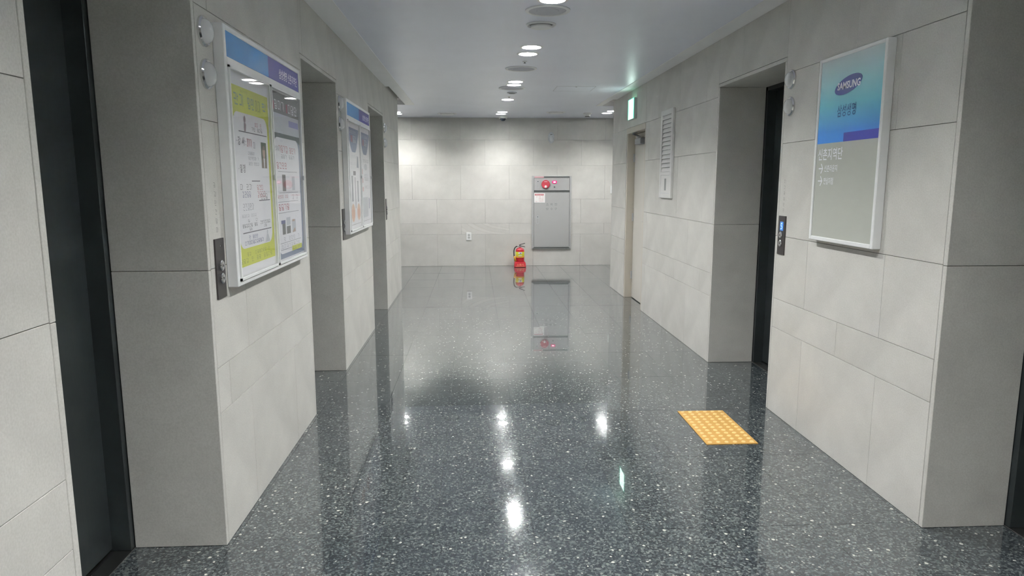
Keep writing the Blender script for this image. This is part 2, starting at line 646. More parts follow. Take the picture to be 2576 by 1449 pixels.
def face_rows(parent, face, plane, s0, s1, rows, even, odd, pitch, zmin=None, special=None):
    for r in range(len(rows) - 1):
        z0, z1 = rows[r], rows[r + 1]
        if zmin is not None:
            if z1 <= zmin + 0.02:
                continue
            z0 = max(z0, zmin)
        j0 = even if r % 2 == 0 else odd
        k = math.ceil((s0 - j0) / pitch)
        cuts = [s0]
        while j0 + k * pitch < s1:
            c = j0 + k * pitch
            if c - s0 > 0.05 and s1 - c > 0.05:
                cuts.append(c)
            k += 1
        cuts.append(s1)
        for a, b in zip(cuts, cuts[1:]):
            m = STONE
            if special and special[0] == r and a <= special[1] < b:
                m = STONE_SWIRL
            stone_panel(parent, face, plane, a, b, z0, z1, m)


def side_wall(name, face, plane, opens, y_end, depth, x_out, label, even, odd, pitch, door=None):
    s = -1 if face == 'L' else 1          # away from the hall
    bm = bmesh.new()
    inner = plane + s * PT * 0.6
    edges = [Y0]
    allopens = sorted(list(opens) + ([door[:2]] if door else []))
    for a, b in allopens:
        edges += [a, b]
    edges.append(y_end)

    def slab(y0, y1, z0, z1, xa=inner, xb=x_out):
        abox(bm, min(xa, xb), max(xa, xb), y0, y1, z0, z1)
    for k in range(0, len(edges), 2):
        slab(edges[k] + (CS * 0.6 if k else 0), edges[k + 1] - CS * 0.6, 0, H + 0.16)
    for a, b in opens:
        slab(a - CS, b + CS, HEAD + CS * 0.6, H + 0.16)
        slab(a - CS, b + CS, 0, H, plane + s * (depth + 0.13), x_out)      # behind the doors
    if door:
        slab(door[0] - CS, door[1] + CS, door[2] + 0.02, H + 0.16)
        slab(door[0] - CS, door[1] + CS, 0, H, plane + s * 0.35, x_out)
    wall = obj(name, bm, BACKING)
    tag(wall, label, 'wall', kind='structure')
    for k in range(0, len(edges), 2):
        a, b = edges[k], edges[k + 1]
        a2 = a + (CS if k else 0)
        b2 = b - CS
        if door and abs(a - door[1]) < 1e-6:
            a2 = a
        if door and abs(b - door[0]) < 1e-6:
            b2 = b
        if k == 0:
            face_rows(wall, face, plane, a2, b2, ROWS_S, 1.30, 0.92, pitch)
        else:
            face_rows(wall, face, plane, a2, b2, ROWS_S, even, odd, pitch)
    for a, b in opens:
        face_rows(wall, face, plane, a - CS, b + CS, ROWS_S, even, odd, pitch, zmin=HEAD + CS)
        x0, x1 = sorted((plane, plane + s * depth))
        for z0, z1 in ((0.0, 1.155), (1.155, HEAD)):
            box('lining_slab', x0, x1, b, b + CS - JG, z0 + JG / 2, z1 - JG / 2, STONE, wall, bev=0.0015)
            box('lining_slab', x0, x1, a - CS + JG, a, z0 + JG / 2, z1 - JG / 2, STONE, wall, bev=0.0015)
        box('soffit_slab', x0, x1, a - CS + JG, b + CS - JG, HEAD, HEAD + CS - JG, STONE, wall, bev=0.0015)
    if door:
        face_rows(wall, face, plane, door[0], door[1], ROWS_S, even, odd, pitch, zmin=door[2] + 0.028)
    # end return of the wall where the cross corridor opens
    x0, x1 = sorted((plane, x_out))
    for z0, z1 in zip(ROWS_S, ROWS_S[1:]):
        box('end_slab', x0, x1, y_end - CS + JG, y_end, z0 + JG / 2, z1 - JG / 2, STONE, wall, bev=0.0015)
    return wall


wall_left = side_wall('wall_left', 'L', XL, LOPEN, LEND, 0.372, XA, 'left grey stone slab wall with three lift openings', 3.155, 2.893, 0.765)
wall_right = side_wall('wall_right', 'R', XR, ROPEN, REND, 0.375, XB, 'right grey stone slab wall with two lift openings and a door',
                       3.155, 3.54, 0.765, DOOR)

bm = bmesh.new()
CABX0, CABX1, CABZ0, CABZ1 = 1.012, 1.722, 0.305, 1.605
abox(bm, XA, XB, DB + PT * 0.6, DB + 0.2, 0, H + 0.16)
wall_back = tag(obj('wall_back', bm, BACKING), 'far grey stone slab wall behind the fire cabinet', 'wall', kind='structure')
face_rows(wall_back, 'B', DB, XA, XB, ROWS_B, 0.18, -0.25, 0.857, special=(1, -0.2))
tag(box('wall_rear', XL - 0.5, XR + 0.5, Y0 - 0.1, Y0, 0, H + 0.16, STONE), 'plain stone wall closing the hall behind the viewpoint', 'wall', kind='structure')
tag(box('wall_corridor_left', XA - 0.1, XA, LEND - 0.1, DB + 0.1, 0, H + 0.16, STONE), 'plain stone wall ending the cross corridor on the left', 'wall', kind='structure')
tag(box('wall_corridor_right', XB, XB + 0.1, REND - 0.1, DB + 0.1, 0, H + 0.16, STONE), 'plain stone wall ending the cross corridor on the right', 'wall', kind='structure')


# ------------------------------------------------------------------ lift doors
def lift_door(n, face, plane, a, b, depth, label):
    s = -1 if face == 'L' else 1
    r = thing('door_%d' % n, (plane + s * depth, (a + b) / 2, 0), LROT if face == 'L' else RROT, label, 'lift door', kind='structure')
    hw = (b - a) / 2
    # local: X along the wall, -Y out into the hall
    for sg in (-1, 1):
        x0, x1 = sorted((sg * (hw + 0.02), sg * (hw - 0.028)))
        j = box('jamb', x0, x1, 0.0, 0.11, 0.004, HEAD + 0.02, JAMBMETAL, r, bev=0.002)
        x0, x1 = sorted((sg * 0.003, sg * (hw + 0.01)))
        box('leaf', x0, x1, 0.076, 0.106, 0.012, HEAD - 0.012, DARKMETAL, r, bev=0.003)
    box('head_jamb', -hw - 0.02, hw + 0.02, 0.0, 0.11, HEAD - 0.03, HEAD + 0.02, JAMBMETAL, r, bev=0.002)
    box('sill', -hw, hw, -0.004, 0.10, 0.0005, 0.004, SILLMETAL, r, bev=0.001)
    box('sill_groove', -hw, hw, 0.066, 0.074, 0.0035, 0.0046, BLACK, r)
    return r


lift_door(1, 'L', XL, *LOPEN[0], 0.375, 'dark steel lift door nearest on the left, beside the cut-off stone wall')
lift_door(2, 'L', XL, *LOPEN[1], 0.375, 'dark steel lift door hidden in the opening between the two notice boards')
lift_door(3, 'L', XL, *LOPEN[2], 0.375, 'dark steel lift door in the farthest opening on the left')
lift_door(4, 'R', XR, *ROPEN[0], 0.378, 'dark steel lift door at the right edge of the photo')
lift_door(5, 'R', XR, *ROPEN[1], 0.378, 'dark steel lift door in the recess behind the yellow floor tile')

# ------------------------------------------------------------------ service door
ya, yb, zt = DOOR
r = thing('door_6', (XR, (ya + yb) / 2, 0), RROT, 'cream steel service door with closer under the green exit sign', 'door', kind='structure')
hw = (yb - ya) / 2
for sg in (-1, 1):
    x0, x1 = sorted((sg * (hw + 0.0), sg * (hw - 0.045)))
    box('frame_jamb', x0, x1, 0.004, 0.16, 0.0, zt - 0.0, CREAMF, r, bev=0.003)
    x0, x1 = sorted((sg * (hw - 0.045), sg * (hw - 0.062)))
    box('door_stop', x0, x1, 0.145, 0.16, 0.0, zt - 0.045, CREAMF, r)
box('frame_head', -hw, hw, -0.004, 0.16, zt - 0.042, zt + 0.026, CREAMF, r, bev=0.003)
leaf = box('leaf', -hw + 0.05, hw - 0.05, 0.098, 0.14, 0.008, zt - 0.048, CREAM, r, bev=0.003)
box('handle_plate', hw - 0.15, hw - 0.11, 0.092, 0.098, 0.93, 1.12, SILVER, leaf, bev=0.002)
tube('lever', [(hw - 0.13, 0.095, 1.03), (hw - 0.13, 0.05, 1.03), (hw - 0.22, 0.048, 1.03)], 0.009, SILVER, leaf)
cl = box('closer_body', -0.20, 0.10, 0.035, 0.098, zt - 0.19, zt - 0.115, CLOSER, r, bev=0.008)
lathe('closer_spindle', [(0, 0), (0.022, 0), (0.022, 0.03), (0.012, 0.036), (0, 0.036)], SILVER, cl, off=(-0.14, 0.066, zt - 0.115))
tube('closer_arm', [(-0.14, 0.066, zt - 0.082), (0.10, -0.055, zt - 0.079)], 0.010, CLOSER, cl, n=6)
tube('closer_link', [(0.10, -0.055, zt - 0.07), (-0.02, 0.02, zt - 0.052)], 0.008, CLOSER, cl, n=6)
for k in range(3):
    lathe('hinge', [(0, 0), (0.011, 0), (0.011, 0.1), (0, 0.1)], SILVER, r, off=(-hw + 0.05, 0.09, (0.25, 1.0, 1.75)[k]), n=10)

# ================================================================== CEILING FIXTURES
def downlight(glow):
    t = thing('downlight', (0, 0, 0), group='recessed ceiling downlights')
    lathe('trim_ring', [(DL - 0.004, 0.002), (DL - 0.003, -0.004), (DL + 0.004, -0.005), (DL + 0.014, -0.003), (DL + 0.016, 0.0)], WHITE, t)
    lathe('baffle', [(DL - 0.002, -0.002), (DL - 0.004, 0.016)], BAFFLE, t)
    lathe('reflector', [(DL - 0.004, 0.016), (0.066, 0.050), (0.034, 0.072)], REFLECT, t)
    lathe('lamp', [(0.035, 0.073), (0.035, 0.053), (0.026, 0.043), (0, 0.039)], glow, t)
    lathe('housing', [(DL + 0.002, 0.004), (DL + 0.002, 0.11), (0, 0.11)], SILVER, t)
    return t


proto = downlight(LAMP)
proto_cross = downlight(LAMP_DIM)        # cross corridor lamps turned down to keep the far wall from burning out
first = {proto: True, proto_cross: True}
for i, (x, y, lab) in enumerate(LIGHTS):
    src = proto_cross if y > YCROSS else proto
    t = src if first[src] else copy_tree(src)
    first[src] = False
    t.location = (x, y, H)
    tag(t, lab or 'round recessed downlight of the same row outside the photo', 'ceiling light', 'recessed ceiling downlights')

GRILLE = mat('speaker_grille', (0.62, 0.62, 0.66, 1), 0.6)
GRILLED = mat('speaker_grille_dark', (0.32, 0.32, 0.34, 1), 0.6)


def ceiling_round(x, y, r, kind, label):
    t = thing({'speaker': 'ceiling_speaker', 'diffuser': 'air_diffuser', 'small': 'ceiling_sensor'}[kind], (x, y, H), 0, label,
              {'speaker': 'speaker', 'diffuser': 'air diffuser', 'small': 'sensor'}[kind], 'round ceiling plates')
    if kind == 'speaker':
        lathe('rim', [(r, 0), (r, -0.005), (r - 0.006, -0.009), (r - 0.022, -0.009), (r - 0.026, -0.004), (r - 0.026, 0)], TRIMP, t, n=36)
        lathe('grille', [(r - 0.026, -0.003), (r * 0.6, -0.005), (0, -0.006)], GRILLE, t, n=36)
        lathe('grille_boss', [(r * 0.50, -0.0052), (r * 0.48, -0.0075), (r * 0.30, -0.0085), (0, -0.0088)], GRILLE, t, n=36)
    elif kind == 'diffuser':
        lathe('outer_cone', [(r, 0), (r, -0.004), (r - 0.01, -0.012), (r * 0.80, -0.003), (r * 0.78, 0)], TRIMP, t, n=36)
        lathe('throat', [(r * 0.79, -0.001), (r * 0.5, -0.001), (0, -0.001)], GRILLED, t, n=36)
        lathe('inner_dish', [(0, -0.004), (r * 0.66, -0.006), (r * 0.74, -0.016), (r * 0.68, -0.024), (0, -0.026)], TRIMP, t, n=36)
    else:
        lathe('base_plate', [(0, 0), (r, 0), (r, -0.006), (r * 0.9, -0.012), (0, -0.012)], GRILLE, t)
        lathe('sensor_dome', [(r * 0.72, -0.011), (r * 0.6, -0.017), (r * 0.3, -0.019), (0, -0.0195)], GRILLED, t)
    return t


ceiling_round(0.486, 4.708, 0.148, 'speaker', 'largest round grey speaker grille at the top of the photo')
ceiling_round(0.481, 5.122, 0.108, 'diffuser', 'round white dished air diffuser just beyond the large speaker grille')
ceiling_round(0.467, 7.055, 0.158, 'speaker', 'round grey speaker grille between the first and second downlight pairs')
ceiling_round(0.453, 8.486, 0.160, 'speaker', 'round grey speaker grille just beyond the second downlight pair')
ceiling_round(0.475, 8.892, 0.062, 'small', 'small dark round sensor between speaker grille and single downlight')
ceiling_round(-0.443, 11.62, 0.160, 'diffuser', 'round white air diffuser at the left of the far corridor ceiling')
ceiling_round(1.311, 11.339, 0.155, 'diffuser', 'round white air diffuser at the right of the far corridor ceiling')

for x, y, lab in ((0.474, 6.646, 'tiny sprinkler head between first downlight pair and speaker grille'),
                  (0.458, 9.298, 'tiny sprinkler head just before the single downlight')):
    t = thing('sprinkler_head', (x, y, H), 0, lab, 'sprinkler', 'ceiling sprinklers')
    lathe('escutcheon', [(0, 0), (0.022, 0), (0.020, -0.006), (0.010, -0.008), (0, -0.008)], WHITE, t)
    lathe('nozzle', [(0.007, -0.006), (0.006, -0.014), (0.011, -0.016), (0.011, -0.018), (0, -0.018)], STEELDARK, t)

t = thing('smoke_detector', (1.844, 11.442, H), 0, 'small white smoke detector beside the right-hand air diffuser', 'smoke detector')
lathe('base', [(0, 0), (0.068, 0), (0.068, -0.016), (0.058, -0.024), (0, -0.024)], WHITEP, t)
lathe('head', [(0.052, -0.022), (0.046, -0.048), (0.030, -0.066), (0, -0.068)], WHITEP, t)
lathe('vent_ring', [(0.0435, -0.053), (0.0440, -0.057), (0.034, -0.0665), (0.030, -0.0662)], STEELDARK, t)

t = thing('dome_camera', (0.485, 11.98, H), 0, 'white ceiling dome camera with dark lens in front of the far wall', 'security camera')
lathe('mount', [(0, 0), (0.075, 0), (0.075, -0.035), (0.068, -0.045), (0, -0.045)], WHITEP, t)
lathe('dome', [(0.048, -0.044), (0.045, -0.065), (0.03, -0.085), (0, -0.092)], mat('dark_dome', (0.03, 0.035, 0.05, 1), 0.12), t)

t = thing('access_hatch', (1.205, 8.525, H), 0, 'square white ceiling access hatch near the exit sign', 'hatch')
bm = bmesh.new()
for a in ((-0.232, 0.232, -0.222, -0.217), (-0.232, 0.232, 0.217, 0.222), (-0.232, -0.228, -0.222, 0.222), (0.228, 0.232, -0.222, 0.222)):
    abox(bm, *a, -0.002, 0)
obj('hatch_frame', bm, GRILLE, t)
box('hatch_panel', -0.226, 0.226, -0.215, 0.215, -0.0015, 0, CEIL, t)
lathe('latch', [(0, 0), (0.010, 0), (0.010, -0.006), (0, -0.006)], SILVER, t, off=(0.0, -0.19, 0))

t = thing('slot_diffuser', (-1.40, 9.90, PZ), 0, 'dark linear air slot in the ceiling pocket past the left wall', 'air diffuser')
bm = bmesh.new()
for a in ((-0.40, 0.368, -0.06, -0.05), (-0.40, 0.368, 0.05, 0.06)):
    abox(bm, *a, -0.008, 0)
obj('slot_frame', bm, POCKET, t)
box('slot_throat', -0.40, 0.368, -0.05, 0.05, -0.004, 0, BLACK, t)


# ================================================================== WALL FIXTURES
def wall_thing(name, face, s, z, label, cat, group=None, d=0.0):
    if face == 'L':
        return thing(name, (XL + d, s, z), LROT, label, cat, group)
    if face == 'R':
        return thing(name, (XR - d, s, z), RROT, label, cat, group)
    return thing(name, (s, DB - d, z), 0, label, cat, group)


# hall lanterns: round clear domes over a white disc
LENS = mat('lantern_lens', (0.74, 0.75, 0.76, 1), 0.06, coat=1.0)
def lantern(face, s, z, label):
    t = wall_thing('hall_lantern', face, s, z, label, 'lift lantern', 'round lift lanterns', 0.0)
    lathe('rim', [(0.058, -0.004), (0.058, 0.008), (0.052, 0.014), (0.046, 0.012), (0.046, -0.004)], CHROME, t, 'F', n=32)
    lathe('lens', [(0.048, 0.008), (0.046, 0.020), (0.036, 0.032), (0.02, 0.038), (0, 0.040)], LENS, t, 'F', n=32)
    return t


lantern('L', 2.835, 2.075, 'upper round lift lantern touching the nearest notice board')
lantern('L', 2.838, 1.915, 'lower round lift lantern touching the nearest notice board')
lantern('L', 5.532, 2.10, 'upper round lift lantern beside the farther notice board')
lantern('L', 5.532, 1.945, 'lower round lift lantern beside the farther notice board')
lantern('L', 8.20, 2.115, 'upper round lift lantern on the last left wall section')
lantern('L', 8.20, 1.945, 'lower round lift lantern on the last left wall section')
lantern('R', 4.255, 2.118, 'upper round lift lantern left of the blue gradient sign')
lantern('R', 4.25, 1.957, 'lower round lift lantern left of the blue gradient sign')

PLATE = brushed_material('call_plate_steel', (0.10, 0.09, 0.09, 1), 0.3, 0.8)
MARK = mat('engraved_mark', (0.22, 0.22, 0.21, 1), 0.7)


def strokes(bm, x0, z0, w, h, y, rnd, th=0.13):
    """unreadable lettering: a block of pen strokes filling one cell"""
    t = h * th * 0.62
    up = z0 + h * rnd.choice((0.42, 0.46, 0.05))
    mid = x0 + w * 0.56
    k = rnd.random()
    aquad(bm, x0 + w * 0.04, mid, z0 + h - t, z0 + h, y)                      # first consonant
    if k < 0.75:
        aquad(bm, x0 + w * 0.04, mid, up, up + t, y)
    if k > 0.25:
        aquad(bm, mid - t, mid, up + t, z0 + h - t, y)
    if k < 0.55:
        aquad(bm, x0 + w * 0.04, x0 + w * 0.04 + t, up + t, z0 + h - t, y)
    vx = x0 + w * rnd.choice((0.72, 0.80))                                    # vowel bar and tick
    aquad(bm, vx, vx + t, z0 + h * (0.34 if up > z0 + h * 0.2 else 0.0), z0 + h, y)
    if rnd.random() < 0.6:
        aquad(bm, vx + t, x0 + w * 0.98, z0 + h * 0.66, z0 + h * 0.66 + t, y)
    if up > z0 + h * 0.2:                                                     # final consonant
        aquad(bm, x0 + w * 0.2, x0 + w * 0.85, z0, z0 + t, y)
        aquad(bm, x0 + w * 0.2, x0 + w * 0.2 + t, z0 + t, z0 + h * 0.28, y)
        if rnd.random() < 0.6:
            aquad(bm, x0 + w * 0.2, x0 + w * 0.85, z0 + h * 0.25, z0 + h * 0.25 + t, y)
            aquad(bm, x0 + w * 0.85 - t, x0 + w * 0.85, z0 + t, z0 + h * 0.25, y)


def scribble(bm, x0, x1, z0, z1, y, n, seed, th=0.13, gaps=0.18):
    rnd = random.Random(seed)
    w = (x1 - x0) / n
    for i in range(n):
        if n > 3 and rnd.random() < gaps:
            continue
        strokes(bm, x0 + i * w, z0, w * 0.86, z1 - z0, y, rnd, th)


def call_plate(face, s, z0, label, lit=False):
    t = wall_thing('call_button_plate', face, s, z0, label, 'call panel', 'lift call panels')
    box('plate', -0.05, 0.05, -0.006, 0, 0, 0.245, PLATE, t, bev=0.0015)
    for k, zz in enumerate((0.135, 0.082) if not lit else (0.125, 0.072)):
        b = lathe('button', [(0.022, 0.004), (0.022, 0.012), (0.018, 0.015), (0, 0.0155)], CHROME, t, 'F', off=(0, 0, zz))
        bm = bmesh.new()
        d = 1 if k == 0 else -1
        pts = [(-0.007, zz - 0.005 * d), (0.007, zz - 0.005 * d), (0, zz + 0.007 * d)]
        apoly(bm, pts if d > 0 else pts[::-1], -0.016)
        obj('arrow_mark', bm, PLATE, b)
    if lit:
        sc = box('display', -0.022, 0.022, -0.0075, -0.004, 0.152, 0.208,
                 mat('blue_display', (0.02, 0.06, 0.2, 1), 0.3, emit=0.11, ecol=(0.07, 0.30, 0.85, 1)), t, bev=0.001)
        text('digit', '5', mat('display_digit', (0.6, 0.8, 1, 1), 0.5, emit=0.10, ecol=(0.5, 0.75, 1, 1)), sc, -0.012, 0.012, 0.160, 0.200, -0.0080)
    else:
        lathe('indicator_dot', [(0.003, 0.004), (0.003, 0.008), (0, 0.0085)], CHROME, t, 'F', off=(0.0, 0, 0.215))
    bm = bmesh.new()
    rnd = random.Random(int(s * 100))
    for k in range(6):
        strokes(bm, -0.012, 0.27 + k * 0.036, 0.022, 0.020, -0.0008, rnd, 0.12)
    obj('wall_marking', bm, MARK, t)['kind'] = 'stuff'
    return t


call_plate('L', 2.853, 1.028, 'dark lift call panel with two buttons under the nearest notice board edge')
call_plate('L', 5.54, 1.045, 'dark lift call panel beside the farther notice board')
call_plate('L', 8.215, 1.06, 'dark lift call panel on the last left wall section')
call_plate('R', 4.265, 1.042, 'dark lift call panel with a lit blue display on the right wall', lit=True)

# ------------------------------------------------------------------ notice boards
BLUE = mat('board_blue', srgb(66, 134, 196), 0.45)
PURPLE = mat('board_purple', srgb(72, 66, 150), 0.45)
PRINTW = mat('print_white', (0.90, 0.90, 0.945, 1), 0.6)
YEL = mat('print_yellow', srgb(214, 220, 92), 0.6)
INK = mat('print_ink', srgb(92, 92, 104), 0.6)
INKL = mat('print_ink_light', srgb(150, 152, 164), 0.6)
INKB = mat('print_ink_blue', srgb(112, 116, 158), 0.6)
INKR = mat('print_ink_red', srgb(196, 116, 130), 0.6)
INKT = mat('print_teal', srgb(146, 170, 156), 0.6)
INKO = mat('print_olive', srgb(164, 172, 84), 0.6)
GREYP = mat('print_grey', srgb(126, 126, 126), 0.6)
SLATE = mat('print_slate', srgb(140, 150, 172), 0.6)
SLATED = mat('print_slate_dark', srgb(92, 106, 108), 0.6)
LILAC = mat('print_lilac', srgb(150, 150, 205), 0.6)
PALE = mat('print_pale', srgb(206, 210, 218), 0.6)
SKIN = mat('print_skin', srgb(196, 168, 154), 0.6)
SUIT = mat('print_suit', srgb(140, 122, 112), 0.6)
PHOTOG = mat('print_photo_green', srgb(88, 104, 92), 0.6)
BW, BH, BT = 1.215, 1.07, 0.045


def notice_board(y0, z0, label):
    t = wall_thing('notice_board', 'L', y0, z0, label, 'notice board', 'white framed notice boards')
    box('back_panel', 0.012, BW - 0.012, -BT + 0.012, 0, 0.012, BH - 0.012, WHITE, t, bev=0.002)
    fr = []
    for nm, a in (('frame_side', (0, 0.026, 0, BH)), ('frame_side', (BW - 0.026, BW, 0, BH)),
                  ('frame_rail', (0.026, BW - 0.026, BH - 0.022, BH)), ('frame_rail', (0.026, BW - 0.026, 0, 0.022)),
                  ('frame_rail', (0.026, BW - 0.026, 0.912, 0.945))):
        box(nm, a[0], a[1], -BT, 0, a[2], a[3], WHITE, t, bev=0.003)
    hb = box('header_band', 0.026, 0.615, -BT + 0.004, -BT + 0.012, 0.945, BH - 0.022, BLUE, t)
    pb = box('header_block', 0.615, BW - 0.026, -BT + 0.004, -BT + 0.012, 0.945, BH - 0.022, PURPLE, t)
    text('lettering', '삼성생명 신촌지역단', PRINTW, pb, 0.80, 1.16, 0.968, 1.018, -BT + 0.0035, bold=0.01)
    for x0 in (0.030, 0.618):
        x1 = x0 + 0.567
        c = box('cover_pane', x0 + 0.008, x1 - 0.008, -BT - 0.002, -BT + 0.001, 0.030, 0.905, CLEAR, t)
        bm = bmesh.new()
        for a in ((x0, x0 + 0.009, 0.022, 0.912), (x1 - 0.009, x1, 0.022, 0.912), (x0, x1, 0.903, 0.912), (x0, x1, 0.022, 0.032)):
            abox(bm, a[0], a[1], -BT - 0.006, -BT + 0.004, a[2], a[3])
        obj('cover_frame', bm, WHITE, c)
        box('catch', x1 - 0.022, x1 - 0.004, -BT - 0.012, -BT - 0.004, 0.45, 0.475, SILVER, c, bev=0.002)
    return t


notice_board(2.932, 1.06, 'nearest white notice board with yellow and grey posters behind covers')
notice_board(5.60, 1.08, 'farther white notice board with two pale blue-topped posters')
PY = -BT + 0.0095     # poster print plane inside a board


def poster(y0, z0, xoff, label):
    t = thing('poster', (XL, y0 + xoff, z0), LROT, label, 'poster', 'posters in the notice boards')
    box('sheet', 0.0, 0.545, PY, PY + 0.0022, 0.036, 0.895, PAPER, t)
    return t


_layer = [0]


def printed(t, name, m, fn):
    bm = bmesh.new()
    _layer[0] += 1
    fn(bm, PY - 0.0003 - (_layer[0] % 24) * 0.00008)
    return obj(name, bm, m, t)


# poster 1: yellow frame, white rounded sheet
t = poster(2.932, 1.06, 0.042, 'yellow bordered lecture poster with a small portrait, near left cover')
_layer[0] = 0
printed(t, 'yellow_field', YEL, lambda b, y: aquad(b, 0.008, 0.545, 0.072, 0.846, y))
printed(t, 'white_field', PRINTW, lambda b, y: apoly(b, rrect(0.036, 0.515, 0.150, 0.738, 0.055), y))
def f(b, y):
    scribble(b, 0.06, 0.20, 0.765, 0.815, y, 2, 3, 0.2, 0)
    scribble(b, 0.24, 0.34, 0.762, 0.812, y, 2, 4, 0.2, 0)
printed(t, 'title_print', INKT, f)
printed(t, 'title_print', INKO, lambda b, y: (scribble(b, 0.35, 0.43, 0.76, 0.812, y, 2, 5, 0.18, 0), scribble(b, 0.15, 0.25, 0.825, 0.835, y, 4, 6, 0.2),
                                              scribble(b, 0.12, 0.46, 0.113, 0.130, y, 12, 7, 0.2), scribble(b, 0.03, 0.50, 0.085, 0.106, y, 13, 8, 0.2, 0.1)))
printed(t, 'title_print', mat('print_title_blue', srgb(148, 172, 188), 0.6), lambda b, y: scribble(b, 0.45, 0.52, 0.772, 0.810, y, 1, 9, 0.3, 0))
def f(b, y):
    for x0, x1, z in ((0.10, 0.50, 0.655), (0.24, 0.36, 0.442), (0.33, 0.50, 0.352), (0.08, 0.50, 0.215)):
        aquad(b, x0, x1, z, z + 0.004, y)
printed(t, 'rule', INK, f)
def f(b, y):
    scribble(b, 0.28, 0.44, 0.668, 0.685, y, 6, 11, 0.2)
    scribble(b, 0.08, 0.24, 0.405, 0.430, y, 4, 12, 0.14)
    scribble(b, 0.36, 0.47, 0.358, 0.385, y, 3, 15, 0.14, 0)
    scribble(b, 0.08, 0.29, 0.240, 0.256, y, 9, 16, 0.2)
    scribble(b, 0.33, 0.49, 0.244, 0.260, y, 7, 17, 0.2)
    scribble(b, 0.17, 0.21, 0.224, 0.236, y, 2, 18, 0.2, 0)
    scribble(b, 0.39, 0.43, 0.228, 0.240, y, 2, 19, 0.2, 0)
printed(t, 'text_print', INK, f)
text('lettering', '· 강  사 :', INK, t, 0.06, 0.185, 0.597, 0.634, PY - 0.002, bold=0.01)
text('lettering', '· 일 정', INK, t, 0.07, 0.155, 0.480, 0.516, PY - 0.002, bold=0.01)
printed(t, 'text_print', INKR, lambda b, y: (scribble(b, 0.20, 0.27, 0.594, 0.630, y, 3, 20, 0.16, 0), scribble(b, 0.30, 0.43, 0.690, 0.708, y, 5, 21, 0.2),
                                             scribble(b, 0.31, 0.44, 0.402, 0.426, y, 4, 22, 0.16), scribble(b, 0.31, 0.44, 0.368, 0.396, y, 4, 23, 0.14)))
printed(t, 'text_print', INKL, lambda b, y: (scribble(b, 0.21, 0.32, 0.560, 0.574, y, 6, 24, 0.18), scribble(b, 0.21, 0.36, 0.538, 0.552, y, 8, 25, 0.18),
                                             scribble(b, 0.21, 0.36, 0.514, 0.528, y, 8, 26, 0.18), scribble(b, 0.29, 0.32, 0.590, 0.620, y, 1, 27, 0.16),
                                             scribble(b, 0.08, 0.30, 0.262, 0.275, y, 6, 28, 0.2), scribble(b, 0.10, 0.25, 0.315, 0.345, y, 5, 29, 0.12),
                                             scribble(b, 0.08, 0.28, 0.285, 0.298, y, 8, 30, 0.14)))
printed(t, 'text_print', INKB, lambda b, y: (scribble(b, 0.10, 0.22, 0.372, 0.398, y, 4, 31, 0.15, 0), scribble(b, 0.13, 0.34, 0.186, 0.203, y, 8, 32, 0.2),
                                             scribble(b, 0.10, 0.37, 0.162, 0.180, y, 10, 33, 0.22)))
ph = printed(t, 'portrait_photo', PHOTOG, lambda b, y: aquad(b, 0.400, 0.482, 0.505, 0.625, y))
printed(ph, 'portrait_suit', SUIT, lambda b, y: apoly(b, [(0.402, 0.506), (0.480, 0.506), (0.474, 0.545), (0.455, 0.556), (0.427, 0.556), (0.408, 0.545)], y))
printed(ph, 'portrait_shirt', PRINTW, lambda b, y: apoly(b, [(0.436, 0.506), (0.446, 0.506), (0.452, 0.556), (0.430, 0.556)], y))
printed(ph, 'portrait_face', SKIN, lambda b, y: apoly(b, ellipse(0.441, 0.580, 0.022, 0.030), y))
printed(ph, 'portrait_hair', SUIT, lambda b, y: apoly(b, [(0.423, 0.590), (0.459, 0.590), (0.457, 0.606), (0.441, 0.611), (0.425, 0.606)], y))
printed(t, 'figure_print', mat('print_figure', srgb(170, 150, 160), 0.6), lambda b, y: (apoly(b, ellipse(0.185, 0.712, 0.012, 0.016), y),
        apoly(b, [(0.172, 0.66), (0.192, 0.66), (0.202, 0.690), (0.190, 0.698), (0.176, 0.694)], y)))
printed(t, 'figure_print', PALE, lambda b, y: (apoly(b, ellipse(0.430, 0.202, 0.010, 0.010), y), apoly(b, [(0.395, 0.155), (0.47, 0.155), (0.44, 0.192), (0.42, 0.192)], y)))

# poster 2: grey header, slate frame
t = poster(2.932, 1.06, 0.630, 'grey-headed leaflet poster with product pictures, near right cover')
_layer[0] = 0
printed(t, 'grey_header', GREYP, lambda b, y: aquad(b, 0.0, 0.545, 0.790, 0.895, y))
printed(t, 'pale_band', PALE, lambda b, y: aquad(b, 0.0, 0.545, 0.690, 0.790, y))
printed(t, 'slate_field', SLATE, lambda b, y: aquad(b, 0.0, 0.545, 0.040, 0.690, y))
printed(t, 'dark_field', SLATED, lambda b, y: apoly(b, [(0, 0.56), (0.06, 0.62), (0.50, 0.66), (0.545, 0.645), (0.545, 0.690), (0, 0.690)], y))
printed(t, 'white_field', PRINTW, lambda b, y: apoly(b, rrect(0.030, 0.515, 0.065, 0.668, 0.06), y))
printed(t, 'title_print', PRINTW, lambda b, y: (scribble(b, 0.07, 0.27, 0.808, 0.855, y, 3, 41, 0.2, 0), scribble(b, 0.33, 0.52, 0.805, 0.855, y, 3, 42, 0.2, 0)))
printed(t, 'title_print', mat('print_crimson', srgb(178, 70, 90), 0.6), lambda b, y: (aquad(b, 0.04, 0.068, 0.805, 0.845, y), aquad(b, 0.29, 0.315, 0.805, 0.850, y)))
printed(t, 'lilac_block', LILAC, lambda b, y: aquad(b, 0.33, 0.53, 0.735, 0.768, y))
